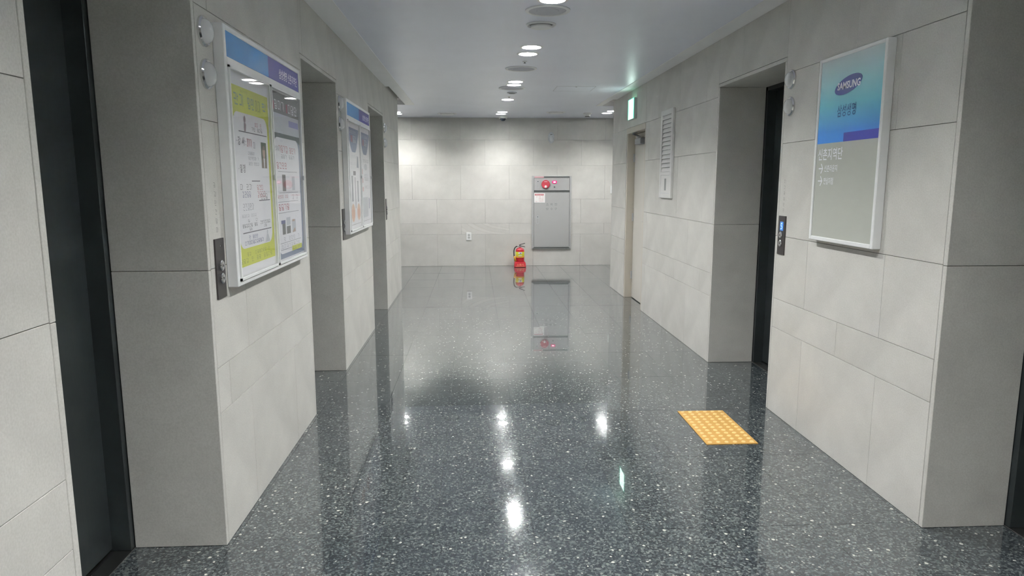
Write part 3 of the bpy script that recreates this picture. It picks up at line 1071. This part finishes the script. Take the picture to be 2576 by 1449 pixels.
printed(t, 'text_print', INKR, lambda b, y: (scribble(b, 0.11, 0.29, 0.592, 0.628, y, 4, 43, 0.16, 0), scribble(b, 0.32, 0.45, 0.592, 0.624, y, 3, 44, 0.16),
                                             scribble(b, 0.06, 0.26, 0.508, 0.540, y, 4, 45, 0.2, 0), scribble(b, 0.06, 0.27, 0.292, 0.325, y, 4, 46, 0.22, 0),
                                             scribble(b, 0.05, 0.25, 0.355, 0.372, y, 7, 47, 0.2)))
printed(t, 'text_print', INKL, lambda b, y: (scribble(b, 0.15, 0.42, 0.562, 0.582, y, 7, 48, 0.18), scribble(b, 0.08, 0.46, 0.130, 0.150, y, 8, 49, 0.15, 0.3),
                                             scribble(b, 0.08, 0.46, 0.095, 0.112, y, 8, 50, 0.15, 0.3), scribble(b, 0.04, 0.12, 0.600, 0.622, y, 3, 51, 0.18),
                                             scribble(b, 0.34, 0.45, 0.345, 0.372, y, 4, 52, 0.15)))
def f(b, y):
    for x0, x1, z in ((0.08, 0.46, 0.492), (0.08, 0.46, 0.382), (0.05, 0.46, 0.335), (0.05, 0.46, 0.278), (0.06, 0.48, 0.120), (0.06, 0.36, 0.085)):
        aquad(b, x0, x1, z, z + 0.0025, y)
printed(t, 'rule', INKL, f)
pr = printed(t, 'product_picture', GREYP, lambda b, y: (aquad(b, 0.15, 0.215, 0.392, 0.478, y), aquad(b, 0.11, 0.17, 0.165, 0.222, y), aquad(b, 0.19, 0.27, 0.165, 0.205, y)))
printed(t, 'product_picture', PALE, lambda b, y: (aquad(b, 0.34, 0.40, 0.395, 0.470, y), aquad(b, 0.19, 0.27, 0.210, 0.252, y), aquad(b, 0.30, 0.38, 0.165, 0.235, y)))
printed(t, 'product_picture', SKIN, lambda b, y: (apoly(b, [(0.30, 0.165), (0.37, 0.168), (0.36, 0.19), (0.33, 0.18)], y), aquad(b, 0.31, 0.36, 0.225, 0.236, y)))
printed(t, 'product_picture', INKB, lambda b, y: aquad(b, 0.09, 0.17, 0.222, 0.240, y))
printed(t, 'price_tag', PRINTW, lambda b, y: aquad(b, 0.215, 0.33, 0.435, 0.462, y))
tg = printed(t, 'yellow_tag', YEL, lambda b, y: aquad(b, 0.28, 0.49, 0.066, 0.092, y))
printed(tg, 'text_print', INKO, lambda b, y: scribble(b, 0.29, 0.48, 0.071, 0.087, y, 7, 53, 0.22))


def flyer(xoff, label, kind):
    t = poster(5.60, 1.08, xoff, label)
    _layer[0] = 0
    printed(t, 'blue_banner', mat('print_banner_blue', srgb(116, 134, 176), 0.6),
            lambda b, y: apoly(b, [(0.20, 0.665), (0.36, 0.665), (0.42, 0.70), (0.535, 0.835), (0.535, 0.860), (0.01, 0.860), (0.01, 0.835), (0.14, 0.70)], y))
    printed(t, 'title_print', mat('print_banner_red', srgb(158, 100, 126), 0.6), lambda b, y: (aquad(b, 0.15, 0.24, 0.745, 0.80, y), aquad(b, 0.02, 0.08, 0.80, 0.845, y)))
    printed(t, 'title_print', PALE, lambda b, y: (scribble(b, 0.26, 0.40, 0.745, 0.80, y, 2, 61 + kind, 0.2, 0), scribble(b, 0.10, 0.45, 0.815, 0.838, y, 8, 63 + kind, 0.2)))
    if kind == 0:
        printed(t, 'bar_chart', INKL, lambda b, y: (aquad(b, 0.13, 0.20, 0.26, 0.47, y), aquad(b, 0.40, 0.46, 0.25, 0.43, y), aquad(b, 0.285, 0.315, 0.20, 0.46, y)))
        printed(t, 'bar_chart', INK, lambda b, y: (aquad(b, 0.22, 0.34, 0.475, 0.51, y), aquad(b, 0.295, 0.308, 0.20, 0.46, y)))
        printed(t, 'text_print', PALE, lambda b, y: (scribble(b, 0.07, 0.50, 0.62, 0.64, y, 9, 66, 0.2), scribble(b, 0.07, 0.40, 0.56, 0.58, y, 8, 67, 0.2),
                                                     scribble(b, 0.07, 0.50, 0.53, 0.545, y, 10, 68, 0.2)))
        printed(t, 'figure_print', SLATE, lambda b, y: apoly(b, [(0.40, 0.54), (0.50, 0.54), (0.48, 0.63), (0.43, 0.64)], y))
        printed(t, 'orange_oval', mat('print_orange', srgb(232, 192, 164), 0.6), lambda b, y: (apoly(b, ellipse(0.165, 0.165, 0.085, 0.075), y), apoly(b, ellipse(0.435, 0.165, 0.080, 0.072), y)))
        printed(t, 'oval_print', mat('print_salmon', srgb(222, 160, 140), 0.6), lambda b, y: (scribble(b, 0.10, 0.23, 0.12, 0.19, y, 4, 70, 0.2), scribble(b, 0.37, 0.50, 0.12, 0.19, y, 4, 71, 0.2)))
    else:
        printed(t, 'text_print', INKL, lambda b, y: (scribble(b, 0.15, 0.50, 0.595, 0.625, y, 6, 72, 0.22, 0), scribble(b, 0.24, 0.50, 0.36, 0.385, y, 6, 73, 0.18),
                                                     scribble(b, 0.20, 0.48, 0.43, 0.46, y, 5, 74, 0.18)))
        printed(t, 'text_print', INKB, lambda b, y: (scribble(b, 0.22, 0.40, 0.46, 0.49, y, 3, 75, 0.2, 0), aquad(b, 0.43, 0.47, 0.17, 0.27, y)))
        printed(t, 'pink_square', mat('print_pink', srgb(226, 186, 190), 0.6), lambda b, y: (aquad(b, 0.04, 0.13, 0.49, 0.535, y), aquad(b, 0.06, 0.14, 0.41, 0.455, y), aquad(b, 0.08, 0.16, 0.335, 0.375, y)))
        printed(t, 'figure_print', PALE, lambda b, y: (apoly(b, ellipse(0.30, 0.555, 0.09, 0.03), y), aquad(b, 0.06, 0.38, 0.10, 0.28, y)))
    printed(t, 'rule', INK, lambda b, y: aquad(b, 0.03, 0.53, 0.066, 0.069, y))


flyer(0.042, 'pale flyer with two orange ovals and blue banner, far left cover', 0)
flyer(0.630, 'pale flyer with small pink squares and blue banner, far right cover', 1)

# ------------------------------------------------------------------ directory sign on the right wall
SW, SH, ST = 0.632, 0.978, 0.045
t = wall_thing('directory_sign', 'R', 3.826, 1.178, 'tall white framed wall sign with blue gradient top and oval logo', 'sign')
box('back_box', 0.012, SW - 0.012, -ST + 0.014, 0, 0.012, SH - 0.012, WHITE, t)
for nm, a in (('frame_side', (0, 0.020, 0, SH)), ('frame_side', (SW - 0.020, SW, 0, SH)), ('frame_rail', (0.020, SW - 0.020, SH - 0.018, SH)), ('frame_rail', (0.020, SW - 0.020, 0, 0.022))):
    box(nm, a[0], a[1], -ST, 0, a[2], a[3], WHITE, t, bev=0.003)
GP = mat('sign_gradient', srgb(105, 180, 195), 0.4)
nt, ns, ln, b = nodes(GP)
tc = ns.new('ShaderNodeTexCoord')
sx = ns.new('ShaderNodeSeparateXYZ')
ln.new(tc.outputs['Generated'], sx.inputs[0])
rr = ramp(ns, [(0.0, srgb(70, 150, 238)), (0.14, srgb(76, 150, 230)), (0.45, srgb(124, 208, 226)), (0.68, srgb(164, 220, 228)), (1.0, srgb(206, 220, 222))])
ln.new(sx.outputs['Z'], rr.inputs['Fac'])
ln.new(rr.outputs['Color'], b.inputs['Base Color'])
gp = box('gradient_panel', 0.020, SW - 0.020, -ST + 0.006, -ST + 0.014, 0.527, SH - 0.018, GP, t)
box('grey_panel', 0.020, SW - 0.020, -ST + 0.006, -ST + 0.014, 0.022, 0.527, mat('sign_grey', srgb(186, 188, 179), 0.5), t)
box('purple_block', 0.292, SW - 0.020, -ST + 0.005, -ST + 0.008, 0.527, 0.572, mat('sign_purple', srgb(66, 72, 178), 0.4), t)
bm = bmesh.new()
apoly(bm, ellipse(0.302, 0.812, 0.129, 0.042, 0.16, 48), -ST + 0.0045, 0.002)
el = obj('oval_logo', bm, mat('logo_blue', srgb(76, 86, 158), 0.4), t)
text('logo_lettering', 'SAMSUNG', PRINTW, el, 0.200, 0.418, 0.792, 0.830, -ST + 0.0038, bold=0.03)
text('lettering', '삼성생명', mat('sign_navy', srgb(52, 96, 160), 0.5), t, 0.214, 0.392, 0.655, 0.716, -ST + 0.0045, bold=0.005)
text('lettering', '신촌지역단', PRINTW, t, 0.042, 0.295, 0.437, 0.500, -ST + 0.0045, bold=0.012)
for zc, body, x1 in ((0.393, '신촌라운지', 0.252), (0.326, '연남지점', 0.218)):
    bm = bmesh.new()
    aquad(bm, 0.056, 0.100, zc - 0.003, zc + 0.003, -ST + 0.0045)
    apoly(bm, [(0.078, zc + 0.026), (0.096, zc), (0.104, zc), (0.086, zc + 0.026)], -ST + 0.0044)
    apoly(bm, [(0.078, zc - 0.026), (0.086, zc - 0.026), (0.104, zc), (0.096, zc)], -ST + 0.0044)
    obj('arrow', bm, PRINTW, t)
    text('lettering', body, PRINTW, t, 0.118, x1, zc - 0.018, zc + 0.018, -ST + 0.0045, bold=0.005)

# ------------------------------------------------------------------ louvred vent panel
VW, VH = 0.43, 0.875
t = wall_thing('louvre_panel', 'R', 7.172, 1.338, 'white louvred vent panel on the right wall between door and lift', 'vent')
for nm, a in (('frame_side', (0, 0.052, 0, VH)), ('frame_side', (VW - 0.052, VW, 0, VH)), ('frame_rail', (0.052, VW - 0.052, VH - 0.05, VH)),
              ('frame_rail', (0.052, VW - 0.052, 0.228, 0.262))):
    box(nm, a[0], a[1], -0.022, 0, a[2], a[3], LOUVRE, t, bev=0.002)
box('back_plate', 0.05, VW - 0.05, -0.003, 0, 0.25, VH - 0.045, GRILLED, t)
lp = box('lower_plate', 0.052, VW - 0.052, -0.019, 0, 0, 0.228, LOUVRE, t, bev=0.001)
box('slot', 0.19, 0.25, -0.0205, -0.017, 0.075, 0.195, mat('slot_grey', (0.32, 0.32, 0.32, 1), 0.5), lp, bev=0.002)
box('seam', 0.052, VW - 0.052, -0.0195, -0.018, 0.046, 0.050, GRILLE, lp)
bm = bmesh.new()
apoly(bm, [(0, 0), (0.326, 0), (0.326, 0.0425), (0, 0.0425)], 0, 0.0025)
for v in bm.verts:
    v.co = Matrix.Rotation(math.radians(-17), 4, 'X') @ v.co
sl_me = bpy.data.meshes.new('slat')
bmesh.ops.recalc_face_normals(bm, faces=bm.faces)
bm.to_mesh(sl_me)
bm.free()
sl_me.materials.append(LOUVRE)
nsl = 13
for k in range(nsl):
    s_ = bpy.data.objects.new('slat', sl_me)
    COL.objects.link(s_)
    s_.parent = t
    s_.location = (0.052, -0.019, 0.264 + k * (VH - 0.05 - 0.264) / nsl)

# ------------------------------------------------------------------ exit sign
EW, EH, ET = 0.305, 0.245, 0.042
t = wall_thing('exit_sign', 'R', 8.668, 2.252, 'glowing green-edged exit sign box above the cream door', 'exit sign')
box('housing', 0, EW, -ET + 0.006, 0, 0, EH, mat('sign_housing', (0.55, 0.60, 0.57, 1), 0.4), t, bev=0.003)
EG = mat('exit_green', (0.02, 0.5, 0.25, 1), 0.4, emit=0.22, ecol=(0.05, 0.85, 0.5, 1))
EWH = mat('exit_white', (0.8, 1, 0.9, 1), 0.4, emit=0.9, ecol=(0.80, 1.0, 0.93, 1))
fp = box('green_face', 0.004, EW - 0.004, -ET, -ET + 0.006, 0.004, EH - 0.004, EG, t)
box('white_field', 0.045, EW - 0.014, -ET - 0.001, -ET, 0.004, EH - 0.012, EWH, fp)
box('top_light_slot', 0.03, EW - 0.03, -ET + 0.012, -0.012, EH - 0.002, EH + 0.003, mat('exit_slot', (0.1, 0.6, 0.3, 1), 0.4, emit=0.35, ecol=(0.35, 1.0, 0.6, 1)), t)

# ------------------------------------------------------------------ back wall: fire cabinet
CW, CH = CABX1 - CABX0, CABZ1 - CABZ0
t = wall_thing('fire_hydrant_cabinet', 'B', CABX0, CABZ0, 'grey steel fire hydrant cabinet on the far wall with red alarm disc', 'fire cabinet')
for nm, a in (('frame_side', (0, 0.036, 0, CH)), ('frame_side', (CW - 0.030, CW, 0, CH)), ('frame_top', (0.036, CW - 0.03, CH - 0.034, CH)), ('frame_bottom', (0.036, CW - 0.03, 0, 0.045))):
    box(nm, a[0], a[1], -0.022, 0, a[2], a[3], STEEL, t, bev=0.002)
box('back_plate', 0.03, CW - 0.025, -0.004, 0, 0.03, CH - 0.03, STEELDARK, t)
box('top_gap', 0.20, CW - 0.035, -0.0232, -0.018, CH - 0.028, CH - 0.008, STEELDARK, t)
for x0, x1 in ((0.040, CW - 0.035),):
    bm = bmesh.new()
    apoly(bm, [(0.012, 0.008), (CW - 0.012, 0.008), (CW - 0.045, 0.036), (0.045, 0.036)], -0.0235, 0.002)
    obj('bottom_strip', bm, STEELDARK, t)  # dark strip shaped after the trapezoid reflections along the bottom edge
up = box('upper_door', 0.040, CW - 0.034, -0.020, -0.004, 1.045, CH - 0.037, STEEL, t, bev=0.002)
lo = box('lower_door', 0.040, CW - 0.034, -0.020, -0.004, 0.048, 1.008, STEEL, t, bev=0.002)
box('recess_shadow', 0.040, CW - 0.034, -0.012, -0.004, 1.009, 1.044, STEELDARK, t)  # dark tone stands in for the shadow in the recess between the doors


def pull(par, xc, z0, z1):
    bm = bmesh.new()
    apoly(bm, rrect(xc - 0.027, xc + 0.027, z0, z1, 0.026), -0.0235, 0.004)
    p = obj('pull_plate', bm, SILVER, par)
    bm = bmesh.new()
    apoly(bm, rrect(xc - 0.017, xc + 0.017, z0 + 0.012, z1 - 0.045, 0.016), -0.0245, 0.001)
    obj('pull_recess', bm, STEEL, p)
    lathe('key_lock', [(0.010, 0.022), (0.010, 0.027), (0, 0.027)], STEELDARK, p, 'F', off=(xc, 0, z1 - 0.022))


pull(up, 0.108, 1.085, 1.225)
pull(lo, 0.106, 0.448, 0.598)
RED = mat('alarm_red', srgb(190, 66, 78), 0.45)
dc = lathe('alarm_disc', [(0.076, 0.018), (0.076, 0.034), (0.070, 0.040), (0, 0.042)], RED, up, 'F', off=(0.247, 0, 1.152), n=36)
dc.parent = t
lathe('push_button', [(0.024, 0.038), (0.024, 0.046), (0.018, 0.050), (0, 0.051)], mat('alarm_button', (0.78, 0.70, 0.70, 1), 0.25), dc, 'F', off=(0.247, 0, 1.110))
box('disc_label', 0.218, 0.276, -0.0435, -0.040, 1.192, 1.206, mat('alarm_label', (0.75, 0.45, 0.45, 1), 0.5), dc)
lp = box('indicator_lamp', 0.362, 0.444, -0.034, -0.018, 1.168, 1.216, mat('lamp_red', (0.6, 0.02, 0.15, 1), 0.3, emit=0.12, ecol=(0.9, 0.02, 0.22, 1)), t, bev=0.010)
box('lamp_core', 0.383, 0.423, -0.037, -0.032, 1.181, 1.203, mat('lamp_red_core', (1, 0.8, 0.9, 1), 0.3, emit=0.35, ecol=(1, 0.75, 0.85, 1)), lp, bev=0.002)
lathe('phone_jack', [(0.013, 0.018), (0.013, 0.026), (0.006, 0.028), (0, 0.028)], STEELDARK, t, 'F', off=(0.404, 0, 1.105))
st = box('red_strip_label', 0.046, 0.212, -0.0245, -0.021, CH - 0.034, CH - 0.008, mat('strip_pink', srgb(226, 196, 200), 0.6), t)
bm = bmesh.new(); scribble(bm, 0.054, 0.206, CH - 0.028, CH - 0.014, -0.0248, 9, 81, 0.25, 0); obj('text_print', bm, RED, st)
sk = box('instruction_sticker', 0.042, 0.236, -0.0235, -0.0195, 0.826, 0.996, mat('sticker_white', (0.9, 0.88, 0.86, 1), 0.5), t)
box('sticker_header', 0.054, 0.212, -0.0242, -0.0232, 0.955, 0.984, mat('sticker_red', srgb(196, 96, 100), 0.5), sk)
bm = bmesh.new(); scribble(bm, 0.060, 0.208, 0.961, 0.979, -0.0246, 7, 82, 0.2, 0); obj('text_print', bm, PRINTW, sk)
bm = bmesh.new()
for k in range(4):
    scribble(bm, 0.125, 0.212, 0.926 - k * 0.026, 0.938 - k * 0.026, -0.0240, 7, 83 + k, 0.22)
scribble(bm, 0.078, 0.102, 0.915, 0.942, -0.0240, 1, 88, 0.16, 0)
scribble(bm, 0.062, 0.100, 0.842, 0.856, -0.0240, 2, 89, 0.2, 0)
obj('text_print', bm, mat('sticker_ink', srgb(206, 150, 150), 0.6), sk)
LETTERGREY = mat('embossed_letter', (0.24, 0.245, 0.24, 1), 0.5)  # flat letters in one even dark grey
for k, ch in enumerate('소화전'):
    text('embossed_letter', ch, LETTERGREY, lo, 0.256 + k * 0.075, 0.303 + k * 0.075, 0.776, 0.820, -0.0206)
for k, ch in enumerate('방수구'):
    text('embossed_letter', ch, LETTERGREY, lo, 0.256 + k * 0.075, 0.303 + k * 0.075, 0.694, 0.738, -0.0206)

# ------------------------------------------------------------------ socket, switch, emergency lamp
t = wall_thing('wall_socket', 'B', -0.162, 0.466, 'white double wall socket low on the far wall', 'socket')
box('plate', 0, 0.094, -0.010, 0, 0, 0.138, WHITEP, t, bev=0.003)
for zz in (0.047, 0.093):
    s_ = lathe('socket_well', [(0.021, 0.0095), (0.021, 0.0115), (0.017, 0.0115), (0.016, 0.0102), (0, 0.0102)], mat('socket_grey', (0.5, 0.5, 0.49, 1), 0.5), t, 'F', off=(0.047, 0, zz))
    for dx in (-0.008, 0.008):
        lathe('pin_hole', [(0.0035, 0.0100), (0.0035, 0.0112), (0, 0.0112)], BLACK, s_, 'F', off=(0.047 + dx, 0, zz), n=10)

t = wall_thing('wall_switch', 'B', 2.425, 1.292, 'small white switch plate at the right end of the far wall', 'switch')
box('plate', 0, 0.07, -0.012, 0, 0, 0.142, WHITEP, t, bev=0.003)
for zz in (0.02, 0.076):
    box('rocker', 0.016, 0.054, -0.016, -0.010, zz, zz + 0.046, WHITEP, t, bev=0.002)

t = wall_thing('emergency_lamp', 'B', 1.350, 2.172, 'oval silver emergency lamp high on the far wall', 'emergency lamp')
lathe('base', [(0.056, -0.0005), (0.056, 0.020), (0.050, 0.028), (0, 0.028)], mat('silver_grey_plastic', (0.72, 0.73, 0.75, 1), 0.3, 0.1), t, 'F', off=(0, 0, 0.099), sz=1.75, n=36)
lathe('lens', [(0.044, 0.026), (0.042, 0.042), (0.028, 0.056), (0, 0.060)], LENS, t, 'F', off=(0, 0, 0.078), sz=1.35, n=32)
box('slot', -0.020, 0.020, -0.032, -0.026, 0.150, 0.160, STEELDARK, t, bev=0.002)

# ------------------------------------------------------------------ fire extinguisher on its stand
EX, EY = 0.792, 12.20
t = thing('extinguisher_stand', (EX, EY, 0), 0, 'red plastic stand under the fire extinguisher, with raised lettering', 'stand')
SRED = mat('stand_red', srgb(206, 48, 62), 0.4)
bm = bmesh.new()
b0 = [(-0.104, -0.105), (0.104, -0.105), (0.104, 0.105), (-0.104, 0.105)]
b1 = [(-0.094, -0.092), (0.094, -0.092), (0.094, 0.095), (-0.094, 0.095)]
v0 = [bm.verts.new((x, y, 0.001)) for x, y in b0]
v1 = [bm.verts.new((x, y, 0.088)) for x, y in b1]
bm.faces.new(v0[::-1]); bm.faces.new(v1)
for k in range(4):
    bm.faces.new((v0[k], v0[(k + 1) % 4], v1[(k + 1) % 4], v1[k]))
bmesh.ops.bevel(bm, geom=bm.edges[:], offset=0.006, segments=2, affect='EDGES')
bmesh.ops.recalc_face_normals(bm, faces=bm.faces)
obj('base', bm, SRED, t)
lathe('cup_rim', [(0.088, 0.080), (0.088, 0.094), (0.083, 0.096), (0.080, 0.092), (0.080, 0.080)], SRED, t)
GOLD = mat('stand_letter', srgb(236, 176, 130), 0.4)
tt = text('lettering', '소화기', GOLD, t, -0.062, 0.062, 0.028, 0.066, -0.1035, bold=0.012)
box('raised_bar', -0.080, 0.080, -0.1065, -0.098, 0.014, 0.020, GOLD, t, bev=0.001)

t = thing('fire_extinguisher', (EX, EY, 0.093), 0, 'red fire extinguisher with yellow label standing against the far wall', 'fire extinguisher')
XRED = mat('extinguisher_red', srgb(186, 30, 44), 0.22, coat=0.5)
lathe('cylinder', [(0, 0), (0.070, 0), (0.077, 0.006), (0.077, 0.195), (0.070, 0.222), (0.052, 0.242), (0.026, 0.253), (0.018, 0.256), (0, 0.256)], XRED, t, n=36)
lb = lathe('label_band', [(0.0772, 0.100), (0.0778, 0.101), (0.0778, 0.179), (0.0772, 0.180)], mat('label_yellow', srgb(226, 222, 60), 0.4), t, n=36)
LW = mat('label_white', (0.82, 0.80, 0.82, 1), 0.5)


def arc_patch(name, a0, a1, z0, z1, r, m, par):
    bm = bmesh.new()
    prev = None
    for i in range(9):
        a = a0 + (a1 - a0) * i / 8
        cur = [bm.verts.new((r * math.cos(a), r * math.sin(a), z)) for z in (z0, z1)]
        if prev:
            bm.faces.new((prev[0], cur[0], cur[1], prev[1]))
        prev = cur
    return obj(name, bm, m, par)


arc_patch('label_patch', -PI * 0.63, -PI * 0.36, 0.142, 0.178, 0.0782, LW, lb)
arc_patch('label_patch', -PI * 0.63, -PI * 0.38, 0.104, 0.120, 0.0782, LW, lb)
arc_patch('label_text', -PI * 0.53, -PI * 0.42, 0.148, 0.164, 0.0785, INKB, lb)
OR = mat('strap_orange', srgb(238, 176, 64), 0.4)
lathe('strap', [(0.0772, 0.078), (0.082, 0.079), (0.082, 0.096), (0.0772, 0.097)], OR, t, n=36)
lathe('neck', [(0.018, 0.250), (0.018, 0.268), (0.022, 0.270), (0.022, 0.284), (0.012, 0.288), (0, 0.288)], CHROME, t)
tube('outlet', [(-0.005, -0.01, 0.276), (-0.052, -0.03, 0.276)], 0.009, CHROME, t)
tube('hose', [(-0.050, -0.03, 0.276), (-0.078, -0.036, 0.268), (-0.100, -0.040, 0.240), (-0.110, -0.042, 0.200), (-0.110, -0.042, 0.150), (-0.106, -0.042, 0.096)], 0.009, BLACK, t)
tube('nozzle_horn', [(-0.104, -0.042, 0.104), (-0.098, -0.043, 0.080), (-0.080, -0.044, 0.012)], [0.010, 0.015, 0.021], OR, t)
tube('carry_handle', [(-0.010, -0.02, 0.292), (0.030, -0.03, 0.278), (0.086, -0.04, 0.266)], 0.006, BLACK, t)
tube('squeeze_lever', [(-0.016, -0.02, 0.296), (0.020, -0.03, 0.312), (0.086, -0.04, 0.332)], 0.006, BLACK, t)
lathe('gauge', [(0.013, 0.016), (0.013, 0.026), (0, 0.027)], CHROME, t, 'F', off=(0.0, 0, 0.270), n=16)

# ------------------------------------------------------------------ tactile floor tile
t = thing('tactile_tile', (1.322, 3.718, 0), 0, 'yellow-orange tactile paving tile with raised dots on the dark floor', 'tactile tile')
TAC = mat('tactile_yellow', srgb(198, 152, 78), 0.5)
TACD = mat('tactile_dot', srgb(232, 200, 136), 0.3)
box('sheet', 0, 0.303, 0, 0.582, 0.0004, 0.005, TAC, t, bev=0.001)
d0 = lathe('dot', [(0.0135, 0), (0.0115, 0.0035), (0.007, 0.005), (0, 0.0055)], TACD, t, n=14)
for i in range(6):
    for j in range(12):
        d = d0 if (i, j) == (0, 0) else bpy.data.objects.new('dot', d0.data)
        if d is not d0:
            COL.objects.link(d)
            d.parent = t
        d.location = (0.0275 + i * 0.0496, 0.026 + j * 0.0482, 0.005)
